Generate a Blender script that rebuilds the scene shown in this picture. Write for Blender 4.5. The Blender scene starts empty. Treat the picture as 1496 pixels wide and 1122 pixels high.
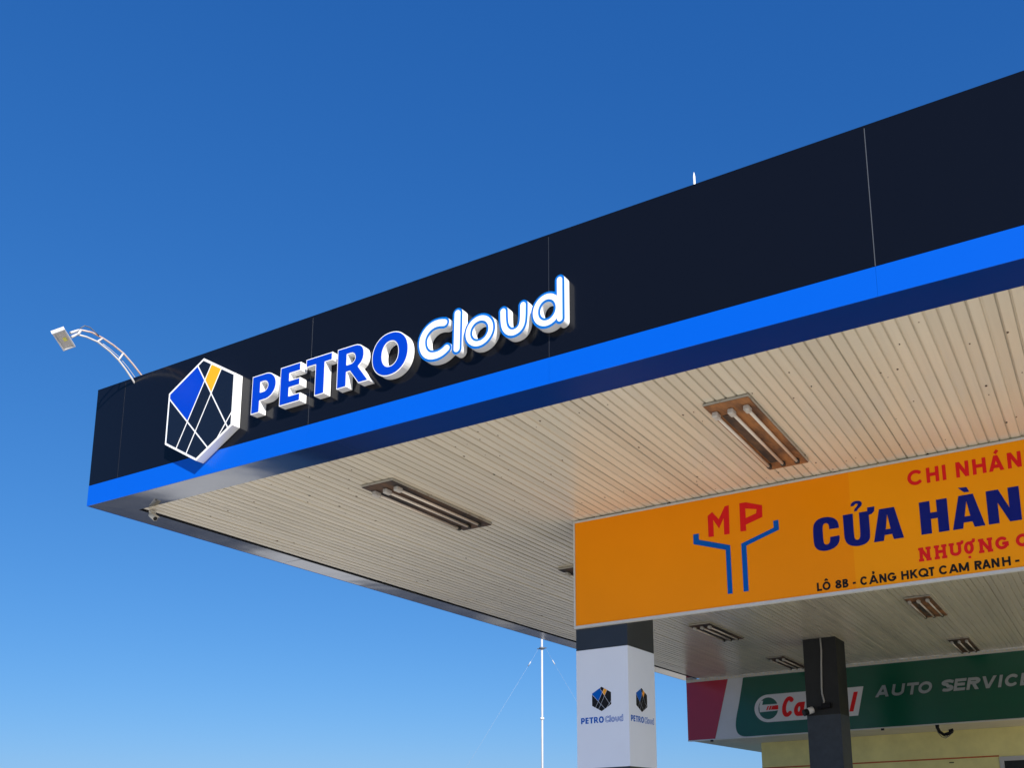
import bpy, bmesh, math, random
import numpy as np
from mathutils import Vector, Matrix, Quaternion
from mathutils.geometry import tessellate_polygon

random.seed(7)
sc = bpy.context.scene
col = sc.collection
R = math.radians

# ------------------------------------------------------------------ camera
cd = bpy.data.cameras.new('camera')
cam = bpy.data.objects.new('camera', cd)
col.objects.link(cam)
cd.sensor_width = 36.0
cd.sensor_fit = 'HORIZONTAL'
cd.lens = 1389.565 / 1496.0 * 36.0
cd.shift_x = (748.0 - 947.644) / 1496.0
cd.shift_y = (921.33 - 561.0) / 1496.0
cd.clip_end = 4000.0
yaw, pitch, roll = -0.4587121, 0.2015540, 0.0267543
f_ = Vector((math.sin(yaw) * math.cos(pitch), math.cos(yaw) * math.cos(pitch), math.sin(pitch)))
r_ = Vector((math.cos(yaw), -math.sin(yaw), 0.0))
d_ = f_.cross(r_)
rr = math.cos(roll) * r_ + math.sin(roll) * d_
dd = -math.sin(roll) * r_ + math.cos(roll) * d_
m = Matrix((rr, -dd, -f_)).transposed().to_4x4()
m.translation = Vector((0, 0, 1.6))
cam.matrix_world = m
sc.camera = cam

# ------------------------------------------------------------------ sky, sun, exposure
SUN = Vector((0.111, -0.080, 0.084)).normalized()
elev = math.asin(SUN.z)
w = bpy.data.worlds.new('World')
sc.world = w
w.use_nodes = True
nt = w.node_tree
nt.nodes.clear()
sky = nt.nodes.new('ShaderNodeTexSky')
sky.sky_type = 'NISHITA'
sky.sun_disc = False
sky.sun_elevation = elev
sky.sun_rotation = math.atan2(SUN.x, SUN.y)
sky.altitude = 0.0
sky.air_density = 1.0
sky.dust_density = 0.5
sky.ozone_density = 4.0
bg = nt.nodes.new('ShaderNodeBackground')
bg.inputs['Strength'].default_value = 0.10
out = nt.nodes.new('ShaderNodeOutputWorld')
# film response of the sky colour: one power curve per channel over the whole sky
sp = nt.nodes.new('ShaderNodeSeparateColor')
cm = nt.nodes.new('ShaderNodeCombineColor')
nt.links.new(sky.outputs[0], sp.inputs[0])
for i, (p_, k_) in enumerate(((1.186, 0.228), (0.773, 0.715), (0.548, 1.77))):
    pw = nt.nodes.new('ShaderNodeMath'); pw.operation = 'POWER'; pw.inputs[1].default_value = p_
    ml = nt.nodes.new('ShaderNodeMath'); ml.operation = 'MULTIPLY'; ml.inputs[1].default_value = k_
    nt.links.new(sp.outputs[i], pw.inputs[0]); nt.links.new(pw.outputs[0], ml.inputs[0]); nt.links.new(ml.outputs[0], cm.inputs[i])
nt.links.new(cm.outputs[0], bg.inputs[0])
nt.links.new(bg.outputs[0], out.inputs[0])

sl = bpy.data.lights.new('sun', 'SUN')
sl.energy = 5.0
sl.angle = R(0.53)
sl.color = (1.0, 0.955, 0.88)
so = bpy.data.objects.new('sun', sl)
col.objects.link(so)
so.rotation_euler = SUN.to_track_quat('Z', 'Y').to_euler()
so.location = SUN * 60

sc.view_settings.view_transform = 'Standard'
sc.view_settings.look = 'None'
sc.view_settings.exposure = 0.62
sc.view_settings.gamma = 1.0
sc.view_settings.use_curve_mapping = False
sc.render.engine = 'CYCLES'
sc.cycles.use_denoising = True
sc.cycles.max_bounces = 10
sc.cycles.diffuse_bounces = 6
sc.cycles.glossy_bounces = 6
sc.cycles.sample_clamp_indirect = 6.0

# ------------------------------------------------------------------ materials
MATS = {}


def mat(name, color, rough=0.5, metal=0.0, spec=0.5, var=0.0, vscale=3.0, stretch=(1, 1, 1),
        color2=None, cpos=(0.35, 0.65), bump=0.0, bscale=20.0, rvar=0.0, rand=0.0, coat=0.0, detail=4.0):
    mt = bpy.data.materials.new(name)
    mt.use_nodes = True
    t = mt.node_tree
    b = t.nodes['Principled BSDF']
    L = t.links
    b.inputs['Base Color'].default_value = (*color, 1)
    b.inputs['Roughness'].default_value = rough
    b.inputs['Metallic'].default_value = metal
    b.inputs['Specular IOR Level'].default_value = spec
    if coat:
        b.inputs['Coat Weight'].default_value = coat
        b.inputs['Coat Roughness'].default_value = 0.05
    tc = t.nodes.new('ShaderNodeTexCoord')
    mp = t.nodes.new('ShaderNodeMapping')
    mp.inputs['Scale'].default_value = stretch
    L.new(tc.outputs['Object'], mp.inputs[0])
    oi = t.nodes.new('ShaderNodeObjectInfo')
    off = t.nodes.new('ShaderNodeVectorMath')
    off.operation = 'SCALE'
    L.new(oi.outputs['Location'], off.inputs[0])
    off.inputs['Scale'].default_value = 1.37
    ad = t.nodes.new('ShaderNodeVectorMath')
    L.new(mp.outputs[0], ad.inputs[0])
    L.new(off.outputs[0], ad.inputs[1])
    csrc = None
    nz = None
    if var or color2 is not None or rvar:
        nz = t.nodes.new('ShaderNodeTexNoise')
        nz.inputs['Scale'].default_value = vscale
        nz.inputs['Detail'].default_value = detail
        nz.inputs['Roughness'].default_value = 0.62
        L.new(ad.outputs[0], nz.inputs['Vector'])
    if color2 is not None:
        rp = t.nodes.new('ShaderNodeValToRGB')
        rp.color_ramp.elements[0].position = cpos[0]
        rp.color_ramp.elements[1].position = cpos[1]
        rp.color_ramp.elements[0].color = (*color, 1)
        rp.color_ramp.elements[1].color = (*color2, 1)
        L.new(nz.outputs['Fac'], rp.inputs[0])
        csrc = rp.outputs[0]
    if var or rand:
        mr = t.nodes.new('ShaderNodeMapRange')
        mr.inputs['From Min'].default_value = 0.3
        mr.inputs['From Max'].default_value = 0.7
        mr.inputs['To Min'].default_value = 1.0 - var
        mr.inputs['To Max'].default_value = 1.0 + var
        if nz:
            L.new(nz.outputs['Fac'], mr.inputs['Value'])
        else:
            mr.inputs['Value'].default_value = 0.5
        fac = mr.outputs[0]
        if rand:
            m2 = t.nodes.new('ShaderNodeMapRange')
            m2.inputs['To Min'].default_value = 1.0 - rand
            m2.inputs['To Max'].default_value = 1.0 + rand
            L.new(oi.outputs['Random'], m2.inputs['Value'])
            mu = t.nodes.new('ShaderNodeMath')
            mu.operation = 'MULTIPLY'
            L.new(fac, mu.inputs[0])
            L.new(m2.outputs[0], mu.inputs[1])
            fac = mu.outputs[0]
        vm = t.nodes.new('ShaderNodeVectorMath')
        vm.operation = 'SCALE'
        if csrc is not None:
            L.new(csrc, vm.inputs[0])
        else:
            vm.inputs[0].default_value = color
        L.new(fac, vm.inputs['Scale'])
        csrc = vm.outputs[0]
    if csrc is not None:
        L.new(csrc, b.inputs['Base Color'])
    if rvar:
        m3 = t.nodes.new('ShaderNodeMapRange')
        m3.inputs['From Min'].default_value = 0.3
        m3.inputs['From Max'].default_value = 0.7
        m3.inputs['To Min'].default_value = max(0.02, rough - rvar)
        m3.inputs['To Max'].default_value = min(1.0, rough + rvar)
        L.new(nz.outputs['Fac'], m3.inputs['Value'])
        L.new(m3.outputs[0], b.inputs['Roughness'])
    if bump:
        n2 = t.nodes.new('ShaderNodeTexNoise')
        n2.inputs['Scale'].default_value = bscale
        n2.inputs['Detail'].default_value = 2.0
        L.new(ad.outputs[0], n2.inputs['Vector'])
        bp = t.nodes.new('ShaderNodeBump')
        bp.inputs['Strength'].default_value = 1.0
        bp.inputs['Distance'].default_value = bump
        L.new(n2.outputs['Fac'], bp.inputs['Height'])
        L.new(bp.outputs[0], b.inputs['Normal'])
    MATS[name] = mt
    return mt


M_black = mat('black_gloss_panel', (0.004, 0.005, 0.009), rough=0.15, spec=0.17, rvar=0.05, vscale=1.3, bump=0.0025, bscale=0.9)
M_blue = mat('blue_gloss_panel', (0.0, 0.088, 0.53), rough=0.30, spec=0.35, bump=0.002, bscale=0.9)
M_seal = mat('grey_joint_sealant', (0.035, 0.038, 0.046), rough=0.5)
M_seal2 = mat('worn_grey_sealant', (0.075, 0.08, 0.09), rough=0.5)
M_trim = mat('silver_soffit_metal', (0.35, 0.375, 0.42), rough=0.09, metal=1.0, rvar=0.02, vscale=2.0, bump=0.0045, bscale=1.3)
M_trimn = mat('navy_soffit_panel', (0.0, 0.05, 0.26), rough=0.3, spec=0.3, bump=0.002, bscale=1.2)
M_dark = mat('dark_gap', (0.01, 0.01, 0.012), rough=0.8)
M_slat = mat('cream_ceiling_slat', (0.68, 0.62, 0.495), rough=0.24, spec=0.75, var=0.035, vscale=2.5, stretch=(14, 0.5, 3), rand=0.07, bump=0.0006, bscale=5.0)
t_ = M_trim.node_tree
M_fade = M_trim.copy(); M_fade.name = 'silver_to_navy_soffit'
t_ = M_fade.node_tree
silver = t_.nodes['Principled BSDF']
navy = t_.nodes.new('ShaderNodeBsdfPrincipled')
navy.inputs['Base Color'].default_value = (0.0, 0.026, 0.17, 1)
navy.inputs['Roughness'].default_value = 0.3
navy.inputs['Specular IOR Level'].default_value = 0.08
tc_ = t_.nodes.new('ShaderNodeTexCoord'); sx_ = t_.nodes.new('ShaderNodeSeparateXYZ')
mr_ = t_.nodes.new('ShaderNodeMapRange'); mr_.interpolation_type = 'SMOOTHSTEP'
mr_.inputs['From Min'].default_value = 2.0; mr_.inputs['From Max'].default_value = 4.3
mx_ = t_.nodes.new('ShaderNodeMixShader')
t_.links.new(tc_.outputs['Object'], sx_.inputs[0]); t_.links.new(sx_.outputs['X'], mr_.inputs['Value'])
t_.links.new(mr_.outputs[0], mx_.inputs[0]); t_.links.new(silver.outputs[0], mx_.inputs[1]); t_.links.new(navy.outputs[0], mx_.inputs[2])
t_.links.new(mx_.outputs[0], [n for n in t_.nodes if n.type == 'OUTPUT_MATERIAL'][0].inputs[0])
M_jshade = mat('painted_shade_slat_joint', (0.50, 0.45, 0.35), rough=0.45, var=0.12, vscale=3.0, stretch=(6, 0.7, 3), rand=0.15)  # darker cream for the joint faces: groove shade put into the colour
M_deck = mat('grey_roof_deck', (0.25, 0.25, 0.25), rough=0.8, var=0.1)
M_white = mat('white_letter_side', (0.86, 0.855, 0.84), rough=0.35, var=0.03)
M_bface = mat('blue_letter_face', (0.0, 0.039, 0.43), rough=0.3, spec=0.4, var=0.02)
M_wface = mat('white_letter_face', (0.86, 0.86, 0.86), rough=0.35)
M_brim = mat('bright_blue_outline', (0.0, 0.13, 0.52), rough=0.35)
M_pane = mat('black_emblem_pane', (0.006, 0.008, 0.014), rough=0.2, spec=0.4)
M_yel = mat('yellow_emblem_pane', (0.90, 0.37, 0.0), rough=0.3)
M_orange = mat('orange_sign_sheet', (0.95, 0.295, 0.002), rough=0.32, spec=0.12, var=0.03, vscale=0.8, bump=0.001, bscale=2.0)
M_orange2 = mat('orange_sign_sheet_second', (0.97, 0.345, 0.003), rough=0.32, spec=0.12, var=0.03, vscale=0.8, bump=0.001, bscale=2.0)
M_alu = mat('pale_aluminium_edge', (0.62, 0.62, 0.60), rough=0.4, metal=0.2, var=0.06, vscale=8)
M_red = mat('red_vinyl', (0.72, 0.014, 0.016), rough=0.35, spec=0.12)
M_lblue = mat('mid_blue_vinyl', (0.0, 0.10, 0.48), rough=0.35, spec=0.12)
M_navy = mat('navy_vinyl', (0.006, 0.013, 0.19), rough=0.3, spec=0.12)
M_ink = mat('black_vinyl', (0.012, 0.012, 0.014), rough=0.4, spec=0.12)
M_colw = mat('pale_lilac_cladding', (0.73, 0.79, 0.91), rough=0.4, var=0.02, vscale=1.5)
M_cold = mat('dark_navy_cladding', (0.017, 0.024, 0.038), rough=0.4, var=0.15, vscale=4)
M_colk = mat('black_column_paint', (0.009, 0.010, 0.011), rough=0.6, var=0.25, vscale=6, bump=0.002, bscale=30)
M_cols = mat('slate_column_paint', (0.040, 0.054, 0.076), rough=0.6, var=0.2, vscale=7, bump=0.002, bscale=30)
M_rust = mat('rusted_fixture_plate', (0.07, 0.038, 0.028), rough=0.75, color2=(0.34, 0.145, 0.048), cpos=(0.30, 0.60), vscale=5.0, stretch=(1.6, 0.6, 1), var=0.1, detail=6, bump=0.001, bscale=40)
M_rustd = mat('dark_rusted_fixture_plate', (0.025, 0.02, 0.02), rough=0.7, color2=(0.14, 0.075, 0.04), cpos=(0.42, 0.66), vscale=4.0, stretch=(1.6, 0.6, 1), detail=6)
M_fixs = mat('grey_fixture_side', (0.36, 0.34, 0.29), rough=0.5, color2=(0.12, 0.07, 0.04), cpos=(0.55, 0.75), vscale=9)
M_tube = mat('unlit_glass_tube', (0.74, 0.66, 0.56), rough=0.2, spec=0.6, var=0.05, vscale=6)
M_sock = mat('tube_socket_white', (0.52, 0.50, 0.46), rough=0.5, color2=(0.18, 0.14, 0.10), cpos=(0.5, 0.8), vscale=30)
M_sockd = mat('tube_clip_dark', (0.03, 0.028, 0.025), rough=0.6)
M_wpaint = mat('white_painted_steel', (0.78, 0.77, 0.75), rough=0.4, var=0.04, vscale=10)
M_arm = mat('greyed_white_steel', (0.52, 0.51, 0.50), rough=0.5, var=0.06, vscale=12)
M_rpaint = mat('weathered_pink_steel', (0.50, 0.40, 0.35), rough=0.5, color2=(0.45, 0.22, 0.14), cpos=(0.52, 0.75), vscale=12)
M_led = mat('yellow_led_chip', (0.75, 0.68, 0.12), rough=0.5)
M_lens = mat('lamp_reflector', (0.50, 0.47, 0.42), rough=0.35)
M_cam = mat('pale_camera_shell', (0.62, 0.60, 0.54), rough=0.45)
M_glassd = mat('dark_glass', (0.022, 0.023, 0.022), rough=0.25, spec=0.2)
M_green = mat('green_sign_sheet', (0.0008, 0.088, 0.047), rough=0.22, spec=0.5, var=0.04, vscale=0.8, bump=0.002, bscale=0.8)
M_sred = mat('crimson_sign_sheet', (0.45, 0.012, 0.035), rough=0.22, spec=0.5, var=0.04, vscale=0.8, bump=0.002, bscale=0.8)
M_swhite = mat('grey_white_sign_sheet', (0.66, 0.66, 0.66), rough=0.3, var=0.03)
M_silver = mat('silver_raised_letter', (0.33, 0.37, 0.38), rough=0.3, metal=0.6, var=0.1, vscale=20)
M_letk = mat('letter_return_dark', (0.02, 0.025, 0.025), rough=0.5)
M_wall = mat('ochre_yellow_plaster', (0.82, 0.75, 0.33), rough=0.85, var=0.08, vscale=2.2, bump=0.003, bscale=60)
M_soffit = mat('grey_beige_plaster', (0.72, 0.66, 0.52), rough=0.85, var=0.08, vscale=2.0)
M_ostripe = mat('orange_painted_line', (0.50, 0.10, 0.02), rough=0.7, var=0.15, vscale=12)
M_frame = mat('grey_white_window_frame', (0.50, 0.50, 0.51), rough=0.4)
M_conc = mat('pale_concrete', (0.57, 0.53, 0.455), rough=0.9, var=0.12, vscale=0.35, bump=0.004, bscale=8)
M_absorb = mat('bounce_absorbing_ground', (0.06, 0.058, 0.056), rough=0.9, var=0.2, vscale=0.6)  # dark colour for the added sheets that soak up bounce light
M_sand = mat('pale_sand', (0.42, 0.37, 0.28), rough=0.95, var=0.15, vscale=0.4)
M_asph = mat('dark_asphalt', (0.055, 0.062, 0.078), rough=0.9, var=0.2, vscale=0.6)
M_soil = mat('sandy_ground', (0.23, 0.20, 0.15), rough=0.95, color2=(0.10, 0.12, 0.06), cpos=(0.45, 0.62), vscale=0.12)
M_pole = mat('grey_white_pole', (0.46, 0.46, 0.47), rough=0.5, var=0.05)
M_gwire = mat('pale_guy_wire', (0.30, 0.33, 0.38), rough=0.5)
M_wire = mat('dark_wire', (0.10, 0.11, 0.13), rough=0.6)
M_cable = mat('grey_cable', (0.42, 0.41, 0.38), rough=0.5)


# ------------------------------------------------------------------ object helpers
def tag(o, label=None, cat=None, group=None, kind=None):
    if label: o['label'] = label
    if cat: o['category'] = cat
    if group: o['group'] = group
    if kind: o['kind'] = kind
    return o


def empty(name, loc, label, cat, group=None, rz=0.0):
    o = bpy.data.objects.new(name, None)
    o.empty_display_size = 0.2
    col.objects.link(o)
    o.location = loc
    o.rotation_euler = (0, 0, rz)
    bpy.context.view_layer.update()
    return tag(o, label, cat, group)


def link(name, me, parent=None, loc=(0, 0, 0), rot=None):
    """loc is in the parent's own space (parents carry no parent inverse)."""
    o = bpy.data.objects.new(name, me)
    col.objects.link(o)
    if parent: o.parent = parent
    o.location = loc
    if rot: o.rotation_euler = rot
    return o


class MB:
    def __init__(s):
        s.v = []; s.f = []; s.mi = []; s.smooth = []

    def add(s, vs, fs, mi=0, smooth=False):
        b = len(s.v)
        s.v += [tuple(x) for x in vs]
        for q in fs:
            s.f.append([b + i for i in q]); s.mi.append(mi); s.smooth.append(smooth)

    def box(s, a, b, mi=0):
        x0, y0, z0 = a; x1, y1, z1 = b
        s.add([(x0, y0, z0), (x1, y0, z0), (x1, y1, z0), (x0, y1, z0), (x0, y0, z1), (x1, y0, z1), (x1, y1, z1), (x0, y1, z1)],
              [(0, 3, 2, 1), (4, 5, 6, 7), (0, 1, 5, 4), (1, 2, 6, 5), (2, 3, 7, 6), (3, 0, 4, 7)], mi)

    def tube(s, pts, r, n=8, mi=0, caps=True):
        P = [Vector(p) for p in pts]
        rs = r if isinstance(r, (list, tuple)) else [r] * len(P)
        t0 = (P[1] - P[0]).normalized()
        up = Vector((0, 0, 1)) if abs(t0.z) < 0.9 else Vector((1, 0, 0))
        u = t0.cross(up).normalized()
        vs = []
        for i, p in enumerate(P):
            t = ((P[i + 1] - p) if i == 0 else (p - P[i - 1]) if i == len(P) - 1 else (P[i + 1] - P[i - 1])).normalized()
            u = (u - t * u.dot(t)).normalized()
            v = t.cross(u)
            for k in range(n):
                a = 2 * math.pi * k / n
                vs.append(p + (u * math.cos(a) + v * math.sin(a)) * rs[i])
        fs = []
        for i in range(len(P) - 1):
            for k in range(n):
                k2 = (k + 1) % n
                fs.append((i * n + k, i * n + k2, (i + 1) * n + k2, (i + 1) * n + k))
        s.add(vs, fs, mi, True)
        if caps:
            b = len(s.v) - len(vs)
            s.f.append([b + k for k in range(n)][::-1]); s.mi.append(mi); s.smooth.append(False)
            s.f.append([b + (len(P) - 1) * n + k for k in range(n)]); s.mi.append(mi); s.smooth.append(False)

    def mesh(s, name, mats, bevel=0.0):
        me = bpy.data.meshes.new(name)
        me.from_pydata(s.v, [], s.f)
        for mt in (mats if isinstance(mats, (list, tuple)) else [mats]):
            me.materials.append(mt)
        for p, k, sm in zip(me.polygons, s.mi, s.smooth):
            p.material_index = k; p.use_smooth = sm
        bm = bmesh.new(); bm.from_mesh(me)
        bmesh.ops.recalc_face_normals(bm, faces=bm.faces)
        if bevel:
            es = [e for e in bm.edges if len(e.link_faces) == 2 and e.calc_face_angle(0) > 0.6 and not e.smooth or
                  (len(e.link_faces) == 2 and e.calc_face_angle(0) > 0.6)]
            bmesh.ops.bevel(bm, geom=es, offset=bevel, segments=1, affect='EDGES', profile=0.7)
        bm.to_mesh(me); bm.free()
        return me


def box(name, a, b, mt, parent=None, loc=(0, 0, 0), bevel=0.0):
    mb = MB(); mb.box(a, b)
    return link(name, mb.mesh(name, mt, bevel), parent, loc)


# ------------------------------------------------------------------ flat outlines -> solid letters
def area(l):
    return 0.5 * sum(l[i][0] * l[(i + 1) % len(l)][1] - l[(i + 1) % len(l)][0] * l[i][1] for i in range(len(l)))


def inside(p, l):
    c = False
    for i in range(len(l)):
        a, b = l[i], l[i - 1]
        if (a[1] > p[1]) != (b[1] > p[1]) and p[0] < (b[0] - a[0]) * (p[1] - a[1]) / (b[1] - a[1]) + a[0]:
            c = not c
    return c


def group_loops(loops):
    outs = [l for l in loops if area(l) > 0]
    holes = [l for l in loops if area(l) < 0]
    g = [[o] for o in outs]
    for h in holes:
        best = [k for k in g if inside(h[0], k[0])]
        if best:
            min(best, key=lambda k: area(k[0])).append(h)
    return g


def orient(outer, *holes):
    r = [list(outer) if area(outer) > 0 else list(outer)[::-1]]
    for h in holes:
        r.append(list(h) if area(h) < 0 else list(h)[::-1])
    return r


def solid(mb, loops, d0, d1, mi_front=0, mi_side=0):
    """loops in (u, v); solid from depth d0 (back) to d1 (front) towards -Y."""
    for g in group_loops(loops):
        flat = [p for l in g for p in l]
        n = len(flat)
        tris = tessellate_polygon([[Vector((p[0], p[1], 0)) for p in l] for l in g])
        vs = [(p[0], -d1, p[1]) for p in flat] + [(p[0], -d0, p[1]) for p in flat]
        fr = []
        for t in tris:
            a, b, c = (flat[i] for i in t)
            cr = (b[0] - a[0]) * (c[1] - a[1]) - (b[1] - a[1]) * (c[0] - a[0])
            if abs(cr) < 1e-12: continue
            fr.append(t if cr > 0 else t[::-1])
        base = len(mb.v)
        mb.add(vs, fr, mi_front)
        for q in fr:
            mb.f.append([base + n + i for i in q[::-1]]); mb.mi.append(mi_side); mb.smooth.append(False)
        k = 0
        for l in g:
            L = len(l)
            for i in range(L):
                j = (i + 1) % L
                mb.f.append([base + k + j, base + k + i, base + n + k + i, base + n + k + j]); mb.mi.append(mi_side); mb.smooth.append(False)
            k += L


def solid_obj(name, loops, d0, d1, mats, parent, loc=(0, 0, 0), side=None):
    mb = MB()
    solid(mb, loops, d0, d1, 0, 1 if side else 0)
    me = bpy.data.meshes.new(name)
    me.from_pydata(mb.v, [], mb.f)
    me.materials.append(mats)
    if side: me.materials.append(side)
    for p, k in zip(me.polygons, mb.mi): p.material_index = k
    me.update()
    return link(name, me, parent, loc)


def simplify(l, tol):
    n = len(l)
    if n < 5: return l
    P = np.array(l)
    i0 = 0
    i1 = int(np.argmax(((P - P[0]) ** 2).sum(1)))

    def dp(ids):
        a, b = P[ids[0]], P[ids[-1]]
        d = b - a; L = np.hypot(*d)
        q = P[ids[1:-1]] - a
        if len(q) == 0: return [ids[0]]
        dist = np.abs(q[:, 0] * d[1] - q[:, 1] * d[0]) / L if L > 1e-12 else np.hypot(q[:, 0], q[:, 1])
        k = int(np.argmax(dist))
        if dist[k] < tol: return [ids[0]]
        return dp(ids[:k + 2]) + dp(ids[k + 1:])
    ids = dp(list(range(i0, i1 + 1))) + dp(list(range(i1, n)) + [0])
    return [tuple(P[i]) for i in ids]


def contour(F, xs, ys, tol):
    nx, ny = len(xs), len(ys)
    I = F < 0
    nxt = {}
    T = {1: 'BL', 2: 'RB', 3: 'RL', 4: 'TR', 5: 'BLTR', 6: 'TB', 7: 'TL', 8: 'LT', 9: 'BT', 10: 'RBLT', 11: 'RT', 12: 'LR', 13: 'BR', 14: 'LB'}
    code = I[:-1, :-1] * 1 + I[1:, :-1] * 2 + I[1:, 1:] * 4 + I[:-1, 1:] * 8
    for i, j in zip(*np.nonzero((code > 0) & (code < 15))):
        E = {'B': ('h', i, j), 'T': ('h', i, j + 1), 'L': ('v', i, j), 'R': ('v', i + 1, j)}
        s = T[int(code[i, j])]
        for k in range(0, len(s), 2):
            nxt[E[s[k]]] = E[s[k + 1]]

    def pt(e):
        k, i, j = e
        i2, j2 = (i + 1, j) if k == 'h' else (i, j + 1)
        a, b = F[i, j], F[i2, j2]
        t = a / (a - b)
        return (xs[i] + (xs[i2] - xs[i]) * t, ys[j] + (ys[j2] - ys[j]) * t)
    loops = []
    while nxt:
        s = next(iter(nxt)); e = s; l = []
        while e in nxt:
            l.append(pt(e)); e = nxt.pop(e)
        if len(l) > 3:
            l = simplify(l, tol)
            if len(l) > 2 and abs(area(l)) > tol * tol: loops.append(l)
    return loops


def seg_sdf(X, Y, a, b, r, butt):
    ax, ay = a; bx, by = b
    dx, dy = bx - ax, by - ay
    L = math.hypot(dx, dy) or 1e-9
    ux, uy = dx / L, dy / L
    px, py = X - ax, Y - ay
    s = px * ux + py * uy
    t = np.abs(-px * uy + py * ux)
    if butt:
        qx = np.abs(s - L / 2) - L / 2; qy = t - r
        return np.minimum(np.maximum(qx, qy), 0) + np.hypot(np.maximum(qx, 0), np.maximum(qy, 0))
    h = np.clip(s, 0, L)
    return np.hypot(px - ux * h, py - uy * h) - r


def arc(cx, cy, rx, ry, a0, a1, n=22):
    return [(cx + rx * math.cos(R(a0 + (a1 - a0) * k / n)), cy + ry * math.sin(R(a0 + (a1 - a0) * k / n))) for k in range(n + 1)]


def stroke_loops(strokes, r, cell, round_=False, clip=None, free=(), rs=None):
    """strokes: polylines; free: strokes outside the clip (accents)."""
    allp = [p for s in list(strokes) + list(free) for p in s]
    x0 = min(p[0] for p in allp) - 2 * r; x1 = max(p[0] for p in allp) + 2 * r
    y0 = min(p[1] for p in allp) - 2 * r; y1 = max(p[1] for p in allp) + 2 * r
    xs = np.arange(x0, x1 + cell, cell) + cell * 0.137; ys = np.arange(y0, y1 + cell, cell) + cell * 0.137
    X, Y = np.meshgrid(xs, ys, indexing='ij')

    def field(ss, rad):
        F = np.full(X.shape, 9.0)
        for s in ss:
            for k in range(len(s) - 1):
                F = np.minimum(F, seg_sdf(X, Y, s[k], s[k + 1], rad, not round_))
            if not round_:
                for p in s[1:-1]:
                    F = np.minimum(F, np.hypot(X - p[0], Y - p[1]) - rad)
        return F
    F = field(strokes, r)
    if clip: F = np.maximum(F, np.maximum(clip[0] - Y, Y - clip[1]))
    if free: F = np.minimum(F, field(free, r * 0.85))
    return contour(F, xs, ys, cell * 0.10)


def poly_inset(loops, d, cell):
    P = [p for l in loops for p in l]
    x0 = min(p[0] for p in P) - 3 * cell; x1 = max(p[0] for p in P) + 3 * cell
    y0 = min(p[1] for p in P) - 3 * cell; y1 = max(p[1] for p in P) + 3 * cell
    xs = np.arange(x0, x1, cell) + cell * 0.137; ys = np.arange(y0, y1, cell) + cell * 0.137
    X, Y = np.meshgrid(xs, ys, indexing='ij')
    D = np.full(X.shape, 9.0); In = np.zeros(X.shape, bool)
    for l in loops:
        for i in range(len(l)):
            a, b = l[i - 1], l[i]
            D = np.minimum(D, seg_sdf(X, Y, a, b, 0.0, False))
            if a[1] != b[1]:
                c = ((a[1] > Y) != (b[1] > Y)) & (X < (b[0] - a[0]) * (Y - a[1]) / (b[1] - a[1]) + a[0])
                In ^= c
    return contour(np.where(In, -D, D) + d, xs, ys, cell * 0.10)


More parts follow.
